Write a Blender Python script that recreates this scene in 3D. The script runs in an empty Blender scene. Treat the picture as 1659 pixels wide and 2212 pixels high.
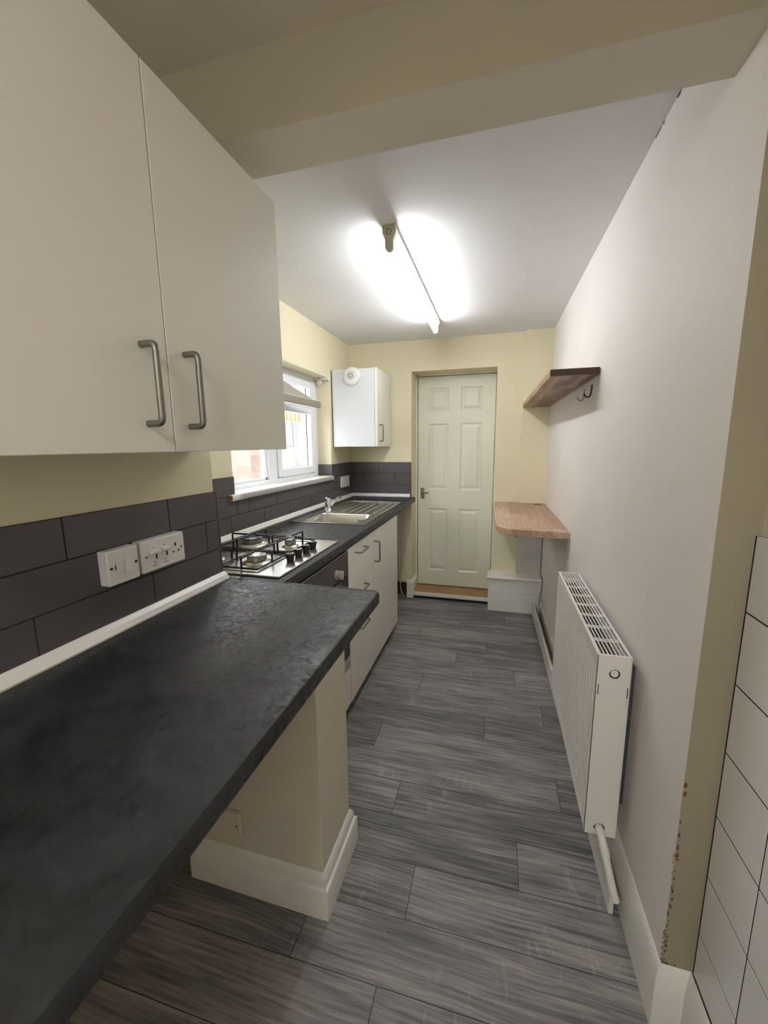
import bpy, bmesh, math, random
from mathutils import Vector, Matrix
random.seed(7)
PI = math.pi
SC = bpy.context.scene
COL = SC.collection
ORG = {}

# ------------------------------------------------------------------ helpers
def obj(name, bm, m, parent=None, smooth=None):
    """link a bmesh (built in world coordinates) as one mesh object"""
    org = ORG.get(parent, Vector((0, 0, 0))) if parent is not None else None
    if parent is None:
        xs = [v.co for v in bm.verts]
        lo = Vector([min(c[i] for c in xs) for i in range(3)])
        hi = Vector([max(c[i] for c in xs) for i in range(3)])
        org = Vector(((lo.x + hi.x) / 2, (lo.y + hi.y) / 2, lo.z))
    bmesh.ops.translate(bm, verts=bm.verts, vec=-org)
    bmesh.ops.recalc_face_normals(bm, faces=bm.faces)
    me = bpy.data.meshes.new(name)
    bm.to_mesh(me)
    bm.free()
    for mm in (m if isinstance(m, (list, tuple)) else [m]):
        me.materials.append(mm)
    if smooth:
        me.polygons.foreach_set('use_smooth', [True] * len(me.polygons))
        me.set_sharp_from_angle(angle=math.radians(smooth if smooth > 1 else 40))
    o = bpy.data.objects.new(name, me)
    COL.objects.link(o)
    if parent is None:
        o.location = org
        ORG[o] = org
    else:
        o.parent = parent
        ORG[o] = org
    return o

def tag(o, label=None, cat=None, group=None, kind=None):
    if label: o['label'] = label
    if cat: o['category'] = cat
    if group: o['group'] = group
    if kind: o['kind'] = kind
    return o

def thing(name, loc, label=None, cat=None, group=None, kind=None):
    e = bpy.data.objects.new(name, None)
    e.empty_display_size = .05
    COL.objects.link(e)
    e.location = loc
    ORG[e] = Vector(loc)
    return tag(e, label, cat, group, kind)

def struct(name, bm, m, parent=None, smooth=None):
    o = obj(name, bm, m, parent, smooth)
    if parent is None: o['kind'] = 'structure'
    return o

def B(): return bmesh.new()

def bx(bm, x0, x1, y0, y1, z0, z1, bev=0, seg=2, mi=0):
    vs = [bm.verts.new((x, y, z)) for x in (x0, x1) for y in (y0, y1) for z in (z0, z1)]
    idx = [(0, 1, 3, 2), (4, 6, 7, 5), (0, 4, 5, 1), (2, 3, 7, 6), (0, 2, 6, 4), (1, 5, 7, 3)]
    fs = [bm.faces.new([vs[i] for i in f]) for f in idx]
    for f in fs: f.material_index = mi
    if bev:
        es = list({e for f in fs for e in f.edges})
        r = bmesh.ops.bevel(bm, geom=es, offset=bev, segments=seg, profile=.5, affect='EDGES')
        for f in r['faces']: f.material_index = mi
    return bm

def prism(bm, pts, a0, a1, axis='z', bev=0, mi=0, seg=2):
    """extrude a 2D polygon along an axis; pts in the two other axes in order"""
    def mk(p, a):
        if axis == 'z': return (p[0], p[1], a)
        if axis == 'y': return (p[0], a, p[1])
        return (a, p[0], p[1])
    v0 = [bm.verts.new(mk(p, a0)) for p in pts]
    v1 = [bm.verts.new(mk(p, a1)) for p in pts]
    n = len(pts)
    fs = [bm.faces.new(v0), bm.faces.new(v1[::-1])]
    for i in range(n):
        fs.append(bm.faces.new((v0[i], v1[i], v1[(i + 1) % n], v0[(i + 1) % n])))
    for f in fs: f.material_index = mi
    if bev:
        es = list({e for f in fs[:2] for e in f.edges})
        bmesh.ops.bevel(bm, geom=es, offset=bev, segments=seg, profile=.5, affect='EDGES')
    return bm

def tube(bm, pts, r, seg=12, rc=0, mi=0, flat=1.0):
    """round bar along a polyline, corners rounded with radius rc"""
    P = [Vector(p) for p in pts]
    if rc:
        Q = [P[0]]
        for i in range(1, len(P) - 1):
            a = (P[i - 1] - P[i]).normalized(); b = (P[i + 1] - P[i]).normalized()
            for k in range(6):
                t = k / 5
                p = (P[i] + a * rc).lerp(P[i], t).lerp(P[i].lerp(P[i] + b * rc, t), t)
                Q.append(p)
        Q.append(P[-1]); P = Q
    n = len(P); rings = []
    t0 = (P[1] - P[0]).normalized()
    up = Vector((0, 0, 1)) if abs(t0.z) < .9 else Vector((0, 1, 0))
    nx = t0.cross(up).normalized()
    for i in range(n):
        t = ((P[min(i + 1, n - 1)] - P[i]).normalized() + (P[i] - P[max(i - 1, 0)]).normalized())
        t = t.normalized() if t.length > 1e-6 else t0
        nx = (nx - t * nx.dot(t)).normalized(); ny = t.cross(nx)
        rr = r[i] if isinstance(r, (list, tuple)) else r
        rings.append([bm.verts.new(P[i] + nx * math.cos(a) * rr + ny * math.sin(a) * rr * flat)
                      for a in [2 * PI * k / seg for k in range(seg)]])
    fs = []
    for i in range(n - 1):
        for k in range(seg):
            fs.append(bm.faces.new((rings[i][k], rings[i][(k + 1) % seg], rings[i + 1][(k + 1) % seg], rings[i + 1][k])))
    fs.append(bm.faces.new(rings[0][::-1])); fs.append(bm.faces.new(rings[-1]))
    for f in fs: f.material_index = mi
    return bm

def lathe(bm, c, prof, axis='z', seg=32, mi=0, caps=True):
    """prof: list of (radius, height) turned round axis through c"""
    c = Vector(c); rings = []
    ax = {'z': (Vector((1, 0, 0)), Vector((0, 1, 0)), Vector((0, 0, 1))),
          'x': (Vector((0, 1, 0)), Vector((0, 0, 1)), Vector((1, 0, 0))),
          'y': (Vector((1, 0, 0)), Vector((0, 0, 1)), Vector((0, 1, 0)))}[axis]
    for r, h in prof:
        rings.append([bm.verts.new(c + ax[0] * r * math.cos(2 * PI * k / seg) + ax[1] * r * math.sin(2 * PI * k / seg) + ax[2] * h)
                      for k in range(seg)])
    for i in range(len(rings) - 1):
        for k in range(seg):
            f = bm.faces.new((rings[i][k], rings[i][(k + 1) % seg], rings[i + 1][(k + 1) % seg], rings[i + 1][k])); f.material_index = mi
    if caps:
        for rg in (rings[0], rings[-1]):
            f = bm.faces.new(rg); f.material_index = mi
    return bm

def ribbon(bm, pts, prof, mi=0):
    """sweep a 2D profile (out, up) along a horizontal polyline of (x, y, nx, ny): mitred moulding"""
    rings = []
    for (x, y, nx, ny) in pts:
        rings.append([bm.verts.new((x + nx * o, y + ny * o, z)) for o, z in prof])
    m = len(prof)
    for i in range(len(rings) - 1):
        for k in range(m):
            f = bm.faces.new((rings[i][k], rings[i][(k + 1) % m], rings[i + 1][(k + 1) % m], rings[i + 1][k])); f.material_index = mi
    bm.faces.new(rings[0]); bm.faces.new(rings[-1][::-1])
    return bm

def text_bm(bm, s, size, M, depth=.0004, mi=0):
    cu = bpy.data.curves.new('t', 'FONT'); cu.body = s; cu.size = size; cu.extrude = depth
    cu.align_x = 'CENTER'; cu.align_y = 'CENTER'; cu.resolution_u = 2
    o = bpy.data.objects.new('t', cu); COL.objects.link(o)
    bpy.context.view_layer.update()
    me = o.to_mesh(); me.transform(M)
    n0 = len(bm.faces); bm.from_mesh(me); bm.faces.ensure_lookup_table()
    for f in bm.faces[n0:]: f.material_index = mi
    o.to_mesh_clear(); bpy.data.objects.remove(o); bpy.data.curves.remove(cu)

# ------------------------------------------------------------------ materials
def mat(name, col, rough=.5, metal=0, var=0, vscale=8, bump=0, bscale=200, spec=.5, stretch=None, bdist=.001, tint=None):
    m = bpy.data.materials.new(name); m.use_nodes = True
    nt = m.node_tree; N = nt.nodes; L = nt.links
    p = N['Principled BSDF']
    p.inputs['Base Color'].default_value = (*col, 1); p.inputs['Roughness'].default_value = rough
    p.inputs['Metallic'].default_value = metal; p.inputs['Specular IOR Level'].default_value = spec
    tc = N.new('ShaderNodeTexCoord'); mp = N.new('ShaderNodeMapping')
    L.new(tc.outputs['Object'], mp.inputs[0])
    if stretch: mp.inputs['Scale'].default_value = stretch
    if var:
        n = N.new('ShaderNodeTexNoise'); n.inputs['Scale'].default_value = vscale; n.inputs['Detail'].default_value = 5
        L.new(mp.outputs[0], n.inputs['Vector'])
        r = N.new('ShaderNodeValToRGB'); r.color_ramp.elements[0].position = .3; r.color_ramp.elements[1].position = .7
        t = tint or (1, 1, 1)
        r.color_ramp.elements[0].color = (*[max(0, c * (1 - var) * t[i]) for i, c in enumerate(col)], 1)
        r.color_ramp.elements[1].color = (*[min(1, c * (1 + var)) for c in col], 1)
        L.new(n.outputs['Fac'], r.inputs[0]); L.new(r.outputs[0], p.inputs['Base Color'])
    if bump:
        n2 = N.new('ShaderNodeTexNoise'); n2.inputs['Scale'].default_value = bscale; n2.inputs['Detail'].default_value = 4
        L.new(mp.outputs[0], n2.inputs['Vector'])
        b = N.new('ShaderNodeBump'); b.inputs['Strength'].default_value = bump; b.inputs['Distance'].default_value = bdist
        L.new(n2.outputs['Fac'], b.inputs['Height']); L.new(b.outputs[0], p.inputs['Normal'])
    return m

cream = mat('cream_emulsion', (.78, .71, .50), .75, var=.03, vscale=2.5, bump=.25, bscale=60, bdist=.002)
offwhite = mat('off_white_emulsion', (.82, .765, .745), .6, var=.03, vscale=2, bump=.25, bscale=40, bdist=.002)
ceilwhite = mat('white_ceiling_paint', (.84, .84, .85), .7, var=.02, vscale=2, bump=.15, bscale=50, bdist=.002)
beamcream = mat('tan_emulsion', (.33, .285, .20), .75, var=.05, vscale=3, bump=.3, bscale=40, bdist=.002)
paletan = mat('pale_tan_emulsion', (.70, .635, .53), .75, var=.04, vscale=3, bump=.3, bscale=40, bdist=.002)
soffitm = mat('beige_soffit_lit', (.78, .72, .62), .7, var=.04, vscale=3, bump=.25, bscale=40, bdist=.002)  # paler than the beam face: light from the extension put into the colour
gloss = mat('white_gloss_paint', (.82, .80, .75), .3, var=.03, vscale=12, bump=.12, bscale=30, bdist=.002)
doorpaint = mat('cream_white_door_paint', (.80, .79, .66), .35, var=.015, vscale=3, bump=.08, bscale=90)
laminate = mat('matt_white_laminate', (.80, .77, .70), .42, bump=.04, bscale=500)
panelwhite = mat('white_end_panel', (.70, .72, .745), .38)
upvc = mat('white_upvc', (.86, .89, .93), .25)
tilem = mat('charcoal_wall_tile', (.095, .087, .091), .3, var=.10, vscale=5, bump=.03, bscale=40)
grout = mat('dark_grout', (.025, .025, .028), .9)
whitetile = mat('white_wall_tile', (.82, .81, .81), .28, var=.02, vscale=4)
ovensteel = mat('satin_oven_steel', (.40, .375, .35), .45, .25)
steel = mat('brushed_steel', (.62, .60, .57), .28, 1, bump=.05, bscale=60, stretch=(1, 12, 1))
chrome = mat('chrome', (.85, .85, .86), .08, 1)
nickel = mat('brushed_nickel', (.27, .255, .23), .48, 1)
iron = mat('black_enamel', (.012, .012, .013), .35)
blackpl = mat('black_plastic', (.01, .01, .011), .3)
blackgl = mat('black_oven_glass', (.008, .008, .009), .06)
plastic = mat('white_plastic', (.80, .78, .75), .35)
darkhole = mat('dark_recess', (.015, .013, .012), .9)
lettering = mat('grey_print', (.08, .07, .07), .6)
brassy = mat('aged_metal', (.35, .29, .24), .35, 1)
threshold = mat('varnished_wood_threshold', (.36, .20, .08), .45, var=.3, vscale=6, stretch=(2, 14, 2))
rubble = mat('bare_brick_and_dust', (.11, .055, .03), .95, var=.6, vscale=18, bump=.8, bscale=30, bdist=.02)
copper = mat('painted_copper_pipe', (.42, .28, .2), .4, .3)
blindm = mat('taupe_blind_fabric', (.40, .37, .30), .8, bump=.1, bscale=600)
cable = mat('white_cable', (.7, .68, .64), .5)
tileside = mat('grey_box_side', (.30, .25, .21), .5)
brick_o = None

def brickmat(name, c1, c2, mortar, scale=1.0, rot=(0, 0, 0), bw=.225, bh=.075, ms=.006, rough=.9, var=.25):
    m = mat(name, c1, rough); nt = m.node_tree; N = nt.nodes; L = nt.links; p = N['Principled BSDF']
    tc = N.new('ShaderNodeTexCoord'); mp = N.new('ShaderNodeMapping'); mp.inputs['Rotation'].default_value = rot
    br = N.new('ShaderNodeTexBrick'); L.new(tc.outputs['Object'], mp.inputs[0]); L.new(mp.outputs[0], br.inputs[0])
    br.inputs['Color1'].default_value = (*c1, 1); br.inputs['Color2'].default_value = (*c2, 1); br.inputs['Mortar'].default_value = (*mortar, 1)
    br.inputs['Scale'].default_value = 1; br.inputs['Brick Width'].default_value = bw; br.inputs['Row Height'].default_value = bh
    br.inputs['Mortar Size'].default_value = ms; br.inputs['Bias'].default_value = 0
    n = N.new('ShaderNodeTexNoise'); n.inputs['Scale'].default_value = 9; n.inputs['Detail'].default_value = 6; L.new(tc.outputs['Object'], n.inputs[0])
    mx = N.new('ShaderNodeMixRGB'); mx.blend_type = 'MULTIPLY'; mx.inputs[0].default_value = var * 2
    L.new(br.outputs['Color'], mx.inputs[1]); L.new(n.outputs['Fac'], mx.inputs[2]); L.new(mx.outputs[0], p.inputs['Base Color'])
    return m

def woodblock(name, c1, c2, c3, sw, sl, rough=.4, axis='y'):
    """glued staves: brick pattern of random tones + grain running along the staves"""
    m = mat(name, c1, rough); nt = m.node_tree; N = nt.nodes; L = nt.links; p = N['Principled BSDF']
    tc = N.new('ShaderNodeTexCoord'); sp = N.new('ShaderNodeSeparateXYZ'); cb = N.new('ShaderNodeCombineXYZ')
    L.new(tc.outputs['Object'], sp.inputs[0])
    L.new(sp.outputs['Y'], cb.inputs['X'])
    # staves count across x (+z so the edges read as end grain too)
    ad = N.new('ShaderNodeMath'); ad.operation = 'ADD'; L.new(sp.outputs['X'], ad.inputs[0]); L.new(sp.outputs['Z'], ad.inputs[1])
    ad.inputs[1].default_value = 0
    L.new(sp.outputs['X'], cb.inputs['Y'])
    br = N.new('ShaderNodeTexBrick'); L.new(cb.outputs[0], br.inputs[0])
    br.inputs['Color1'].default_value = (0, 0, 0, 1); br.inputs['Color2'].default_value = (1, 1, 1, 1); br.inputs['Mortar'].default_value = (.2, .2, .2, 1)
    br.inputs['Scale'].default_value = 1; br.inputs['Brick Width'].default_value = sl; br.inputs['Row Height'].default_value = sw
    br.inputs['Mortar Size'].default_value = .0006; br.offset = .37; br.squash = 1
    ramp = N.new('ShaderNodeValToRGB'); e = ramp.color_ramp.elements
    e[0].color = (*c1, 1); e[1].color = (*c3, 1); k = ramp.color_ramp.elements.new(.5); k.color = (*c2, 1)
    L.new(br.outputs['Color'], ramp.inputs[0])
    mp = N.new('ShaderNodeMapping'); mp.inputs['Scale'].default_value = (60, 5, 60); L.new(tc.outputs['Object'], mp.inputs[0])
    of = N.new('ShaderNodeMapping'); L.new(mp.outputs[0], of.inputs[0])
    sc = N.new('ShaderNodeVectorMath'); sc.operation = 'SCALE'; sc.inputs['Scale'].default_value = 17; L.new(br.outputs['Color'], sc.inputs[0])
    L.new(sc.outputs[0], of.inputs['Location'])
    n = N.new('ShaderNodeTexNoise'); n.inputs['Scale'].default_value = 1; n.inputs['Detail'].default_value = 6; n.inputs['Distortion'].default_value = .6
    L.new(of.outputs[0], n.inputs[0])
    r2 = N.new('ShaderNodeValToRGB'); r2.color_ramp.elements[0].position = .25; r2.color_ramp.elements[0].color = (.62, .58, .55, 1)
    r2.color_ramp.elements[1].position = .65; r2.color_ramp.elements[1].color = (1, 1, 1, 1); L.new(n.outputs['Fac'], r2.inputs[0])
    mx = N.new('ShaderNodeMixRGB'); mx.blend_type = 'MULTIPLY'; mx.inputs[0].default_value = .9
    L.new(ramp.outputs[0], mx.inputs[1]); L.new(r2.outputs[0], mx.inputs[2]); L.new(mx.outputs[0], p.inputs['Base Color'])
    return m

oak = woodblock('oak_block', (.44, .275, .185), (.55, .37, .26), (.66, .48, .35), .105, .46)
walnut = woodblock('acacia_block', (.12, .058, .03), (.32, .18, .10), (.52, .33, .20), .034, .30)

def worktop_mat():
    m = mat('charcoal_slate_laminate', (.03, .03, .032), .4); nt = m.node_tree; N = nt.nodes; L = nt.links; p = N['Principled BSDF']
    tc = N.new('ShaderNodeTexCoord')
    a = N.new('ShaderNodeTexNoise'); a.inputs['Scale'].default_value = 7; a.inputs['Detail'].default_value = 8; a.inputs['Roughness'].default_value = .65; a.inputs['Distortion'].default_value = .8
    L.new(tc.outputs['Object'], a.inputs[0])
    r = N.new('ShaderNodeValToRGB'); e = r.color_ramp.elements; e[0].position = .35; e[0].color = (.010, .0105, .012, 1); e[1].position = .72; e[1].color = (.038, .040, .045, 1)
    L.new(a.outputs['Fac'], r.inputs[0]); L.new(r.outputs[0], p.inputs['Base Color'])
    b = N.new('ShaderNodeTexNoise'); b.inputs['Scale'].default_value = 45; b.inputs['Detail'].default_value = 6; b.inputs['Roughness'].default_value = .7; b.inputs['Distortion'].default_value = 1.5
    L.new(tc.outputs['Object'], b.inputs[0])
    r2 = N.new('ShaderNodeMapRange'); r2.inputs['From Min'].default_value = .35; r2.inputs['From Max'].default_value = .65
    r2.inputs['To Min'].default_value = .28; r2.inputs['To Max'].default_value = .62
    L.new(b.outputs['Fac'], r2.inputs[0]); L.new(r2.outputs[0], p.inputs['Roughness'])
    bp = N.new('ShaderNodeBump'); bp.inputs['Strength'].default_value = .35; bp.inputs['Distance'].default_value = .0012
    L.new(b.outputs['Fac'], bp.inputs['Height']); L.new(bp.outputs[0], p.inputs['Normal'])
    return m
slate = worktop_mat()

def floor_mat():
    m = mat('grey_oak_vinyl', (.1, .1, .1), .42); nt = m.node_tree; N = nt.nodes; L = nt.links; p = N['Principled BSDF']
    p.inputs['Specular IOR Level'].default_value = .35
    tc = N.new('ShaderNodeTexCoord'); at = N.new('ShaderNodeAttribute'); at.attribute_name = 'plank'
    sc = N.new('ShaderNodeVectorMath'); sc.operation = 'SCALE'; sc.inputs['Scale'].default_value = 9; L.new(at.outputs['Color'], sc.inputs[0])
    ad = N.new('ShaderNodeVectorMath'); ad.operation = 'ADD'; L.new(tc.outputs['Object'], ad.inputs[0]); L.new(sc.outputs[0], ad.inputs[1])
    # wobble of the grain lines
    wn = N.new('ShaderNodeTexNoise'); wn.inputs['Scale'].default_value = 3.2; wn.inputs['Detail'].default_value = 2; L.new(ad.outputs[0], wn.inputs[0])
    ws = N.new('ShaderNodeVectorMath'); ws.operation = 'SCALE'; ws.inputs['Scale'].default_value = .022; L.new(wn.outputs['Color'], ws.inputs[0])
    a2 = N.new('ShaderNodeVectorMath'); a2.operation = 'ADD'; L.new(ad.outputs[0], a2.inputs[0]); L.new(ws.outputs[0], a2.inputs[1])
    mp = N.new('ShaderNodeMapping'); mp.inputs['Scale'].default_value = (4.5, 110, 1); L.new(a2.outputs[0], mp.inputs[0])
    g = N.new('ShaderNodeTexNoise'); g.inputs['Scale'].default_value = 1; g.inputs['Detail'].default_value = 7; g.inputs['Roughness'].default_value = .62; L.new(mp.outputs[0], g.inputs[0])
    mp2 = N.new('ShaderNodeMapping'); mp2.inputs['Scale'].default_value = (3.0, 13, 1); L.new(a2.outputs[0], mp2.inputs[0])
    g2 = N.new('ShaderNodeTexNoise'); g2.inputs['Scale'].default_value = 1; g2.inputs['Detail'].default_value = 3; L.new(mp2.outputs[0], g2.inputs[0])
    mix = N.new('ShaderNodeMath'); mix.operation = 'MULTIPLY_ADD'; mix.inputs[1].default_value = .68
    L.new(g.outputs['Fac'], mix.inputs[0]); m2 = N.new('ShaderNodeMath'); m2.operation = 'MULTIPLY'; m2.inputs[1].default_value = .32
    L.new(g2.outputs['Fac'], m2.inputs[0]); L.new(m2.outputs[0], mix.inputs[2])
    sx = N.new('ShaderNodeSeparateXYZ'); L.new(at.outputs['Color'], sx.inputs[0])
    tn = N.new('ShaderNodeMath'); tn.operation = 'MULTIPLY_ADD'; tn.inputs[1].default_value = .085; L.new(sx.outputs[1], tn.inputs[0]); L.new(mix.outputs[0], tn.inputs[2])
    # pale medullary flecks across the grain
    mp3 = N.new('ShaderNodeMapping'); mp3.inputs['Scale'].default_value = (38, 9, 1); mp3.inputs['Rotation'].default_value = (0, 0, .45); L.new(a2.outputs[0], mp3.inputs[0])
    g3 = N.new('ShaderNodeTexNoise'); g3.inputs['Scale'].default_value = 1; g3.inputs['Detail'].default_value = 2; g3.inputs['Distortion'].default_value = 1.2; L.new(mp3.outputs[0], g3.inputs[0])
    th = N.new('ShaderNodeMapRange'); th.inputs['From Min'].default_value = .58; th.inputs['From Max'].default_value = .72; L.new(g3.outputs['Fac'], th.inputs[0])
    g4 = N.new('ShaderNodeTexNoise'); g4.inputs['Scale'].default_value = 4; L.new(ad.outputs[0], g4.inputs[0])
    th4 = N.new('ShaderNodeMapRange'); th4.inputs['From Min'].default_value = .5; th4.inputs['From Max'].default_value = .68; th4.inputs['To Max'].default_value = .10; L.new(g4.outputs['Fac'], th4.inputs[0])
    fm = N.new('ShaderNodeMath'); fm.operation = 'MULTIPLY_ADD'; L.new(th.outputs[0], fm.inputs[0]); L.new(th4.outputs[0], fm.inputs[1]); L.new(tn.outputs[0], fm.inputs[2])
    r = N.new('ShaderNodeValToRGB'); e = r.color_ramp.elements
    e[0].position = .39; e[0].color = (.078, .083, .083, 1); e[1].position = .70; e[1].color = (.38, .352, .34, 1)
    k = e.new(.53); k.color = (.190, .184, .181, 1)
    L.new(fm.outputs[0], r.inputs[0]); L.new(r.outputs[0], p.inputs['Base Color'])
    bp = N.new('ShaderNodeBump'); bp.inputs['Strength'].default_value = .25; bp.inputs['Distance'].default_value = .0008
    L.new(g.outputs['Fac'], bp.inputs['Height']); L.new(bp.outputs[0], p.inputs['Normal'])
    rr = N.new('ShaderNodeMapRange'); rr.inputs['To Min'].default_value = .38; rr.inputs['To Max'].default_value = .6; L.new(g.outputs['Fac'], rr.inputs[0]); L.new(rr.outputs[0], p.inputs['Roughness'])
    return m
floorm = floor_mat()

def emit(name, col, s):
    m = bpy.data.materials.new(name); m.use_nodes = True; p = m.node_tree.nodes['Principled BSDF']
    p.inputs['Base Color'].default_value = (.9, .9, .9, 1)
    p.inputs['Emission Color'].default_value = (*col, 1); p.inputs['Emission Strength'].default_value = s
    return m
TUBE = 14.5
tubem = emit('lit_fluorescent_tube', (.95, .99, 1.0), TUBE)

def glassm():
    m = bpy.data.materials.new('window_glass'); m.use_nodes = True; nt = m.node_tree; N = nt.nodes; L = nt.links
    N.remove(N['Principled BSDF']); o = N['Material Output']
    g = N.new('ShaderNodeBsdfGlossy'); g.inputs['Roughness'].default_value = .02
    t = N.new('ShaderNodeBsdfTransparent'); fr0 = N.new('ShaderNodeLayerWeight'); fr0.inputs['Blend'].default_value = .5
    pw = N.new('ShaderNodeMath'); pw.operation = 'POWER'; pw.inputs[1].default_value = 5; L.new(fr0.outputs['Facing'], pw.inputs[0])
    fr = N.new('ShaderNodeMath'); fr.operation = 'MULTIPLY_ADD'; fr.inputs[1].default_value = .5; fr.inputs[2].default_value = .03; L.new(pw.outputs[0], fr.inputs[0])
    mx = N.new('ShaderNodeMixShader'); L.new(fr.outputs[0], mx.inputs[0]); L.new(t.outputs[0], mx.inputs[1]); L.new(g.outputs[0], mx.inputs[2]); L.new(mx.outputs[0], o.inputs[0])
    return m
glass = glassm()

# ------------------------------------------------------------------ room shell
XL1, XL2, XT = -.8964, -1.2508, .4735
YS, YB, YN = 1.116, 3.3935, .88
def XR(y): return .402 - .0098 * (y - .88)
ZC, ZN, ZSF = 2.194, 2.175, 2.021
YR = -2.3

# floor: printed planks run across the room; each plank is its own face with a dark printed joint between
bm = B()
lay = bm.loops.layers.float_color.new('plank')
joints = {0: -.49, 1: -.211, 2: .11, 3: -.333, 4: .275, 5: -.497, 6: -.015, 7: .263, 8: -.378, 9: .142, 10: -.21, 11: -.024, 12: -.503, 13: -.227, 14: .1, 15: -.35}
LP = .93
def yk(k, x): return .768 + .1588 * k + .02 * (x + .35)
def ptx(x): return min(max(x, -1.27), XT + .02)
for k in range(-20, 17):
    x0 = joints.get(k, random.uniform(-.5, .4))
    x0 = x0 - LP * 3
    while x0 < .6:
        x1 = x0 + LP; a, b = ptx(x0), ptx(x1)
        if b - a > .01:
            g = .0009; c = (random.random(), random.random(), random.random(), 1)
            ya0, yb0 = max(yk(k, a), YR), max(yk(k, b), YR)
            if k == 16: pass
            vs = [bm.verts.new(v) for v in ((a + g, ya0 + g, 0), (b - g, yb0 + g, 0), (b - g, yk(k + 1, b) - g, 0), (a + g, yk(k + 1, a) - g, 0))]
            f = bm.faces.new(vs)
            for l in f.loops: l[lay] = c
        x0 = x1
n0 = len(bm.faces)
bx(bm, -1.27, XT + .02, YR, YB + .02, -.05, -.0006, mi=1)
struct('floor', bm, [floorm, grout])

# left wall: nearer part stands proud of the farther part, window opening in the farther part
WY1, WY2, WZ1, WZ2, XWF = 1.708, 2.946, 1.1, 1.861, -1.3605
bm = B()
bx(bm, XL1 - .6, XL1, YR, YS, .87, ZN + .2); bx(bm, XL1 - .6, XL1 - .3, YR, YS, 0, .87); bx(bm, XL1 - .6, XL1 - .001, 1.09, YS, 0, .87)  # lower part set back so it stays dark under the worktop
bx(bm, XL2 - .25, XL2, YS, WY1, 0, ZC + .1)
bx(bm, XL2 - .25, XL2, WY2, YB + .2, 0, ZC + .1)
bx(bm, XL2 - .25, XL2, WY1, WY2, 0, WZ1)
bx(bm, XL2 - .25, XL2, WY1, WY2, WZ2, ZC + .1)
struct('wall_left', bm, cream)
# back wall with deep door opening
DX1, DX2, DZ = -.703, -.0195, 1.95
bm = B()
bx(bm, XL2, DX1, YB, YB + .26, .135, ZC + .1)
bx(bm, -.745, DX1, YB, YB + .26, 0, .135)
bx(bm, DX1, DX2, YB, YB + .26, DZ, ZC + .1)
bx(bm, DX2, .5, YB, YB + .26, 0, ZC + .1)
# ragged plaster edge above the hole at floor level
for i in range(12):
    xa = XL2 + .008 + i * .042
    prism(bm, [(xa, .14), (xa + .042, .14), (xa + .03, .135 - random.uniform(.0, .02)), (xa + .012, .135 - random.uniform(.0, .022))], YB + .0, YB + .03, 'y')
struct('wall_back', bm, cream)
bm = B(); bx(bm, XL2, -.745, YB + .045, YB + .25, 0, .135)
struct('trim_1', bm, rubble)
bm = B()
bx(bm, .180, .40, YB - .034, YB + .02, .870, ZC + .05, .003); bx(bm, .180, .40, YB - .034, YB + .02, .295, .870, .003, mi=1)
struct('trim_2', bm, [cream, mat('pale_grey_plaster', (.62, .60, .54), .8, var=.08, vscale=9)])
# right wall, slightly off square, ends in a jamb facing the nearer room
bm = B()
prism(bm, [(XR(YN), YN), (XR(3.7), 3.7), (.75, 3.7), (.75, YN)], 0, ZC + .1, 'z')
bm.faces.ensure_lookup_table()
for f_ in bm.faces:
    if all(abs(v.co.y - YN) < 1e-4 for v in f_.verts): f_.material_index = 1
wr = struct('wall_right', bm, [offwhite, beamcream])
# chipped paint along the arris of the jamb
rc = random.Random(5); bm = B()
def flake(cx, cz, rr_, side):
    n = rc.randint(5, 8); off = .0004; vs = []
    for k in range(n):
        a = 2 * PI * k / n; r_ = rr_ * rc.uniform(.5, 1.2)
        p, q = r_ * math.cos(a) * .7, r_ * math.sin(a) * 1.25
        if side == 0: vs.append(bm.verts.new((XR(YN) + max(.0002, cx + p), YN - off, cz + q)))
        else: vs.append(bm.verts.new((XR(YN) - off, YN + max(.0002, cx + p), cz + q)))
    bm.faces.new(vs)
for z_, r_ in ((.641, .006), (.621, .0075), (.552, .005), (.520, .006), (.467, .007)): flake(.003, z_, r_, 0)
for k in range(70):
    z_ = .178 + (rc.random() ** 1.4) * .33
    flake(rc.uniform(0, .006), z_, rc.uniform(.0015, .0045), rc.choice((0, 0, 1)))
for k in range(16): flake(rc.uniform(0, .03), .177 + rc.uniform(0, .006), rc.uniform(.0012, .003), 0)
tag(obj('chipped_paint', bm, mat('rusty_chips', (.16, .075, .035), .9, var=.5, vscale=60), wr), kind='stuff')
bm = B(); bx(bm, XT, .75, YR, YN, 0, ZN + .2)
struct('wall_side', bm, paletan)
# wall behind the photographer with an added opening for sky light
bm = B()
RX1, RX2, RZ1, RZ2 = -.80, .38, 1.38, 2.08
bx(bm, XL1 - .3, RX1, YR - .2, YR, 0, ZN + .2); bx(bm, RX2, .75, YR - .2, YR, 0, ZN + .2)
bx(bm, RX1, RX2, YR - .2, YR, 0, RZ1); bx(bm, RX1, RX2, YR - .2, YR, RZ2, ZN + .2)
struct('wall_front', bm, paletan)
bm = B(); bx(bm, XL1 - .1, .75, YR - .2, YN + .02, ZN, ZN + .12)
struct('ceiling', bm, paletan)
bm = B(); bx(bm, XL2 - .2, .75, 1.0, YB + .3, ZC, ZC + .12)
o = struct('ceiling_extension', bm, ceilwhite); o.name = 'ceiling.001'
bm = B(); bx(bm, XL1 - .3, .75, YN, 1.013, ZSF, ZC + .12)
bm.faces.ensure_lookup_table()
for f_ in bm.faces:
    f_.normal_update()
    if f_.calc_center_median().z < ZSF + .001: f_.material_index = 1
struct('trim_3', bm, [beamcream, soffitm])
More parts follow.
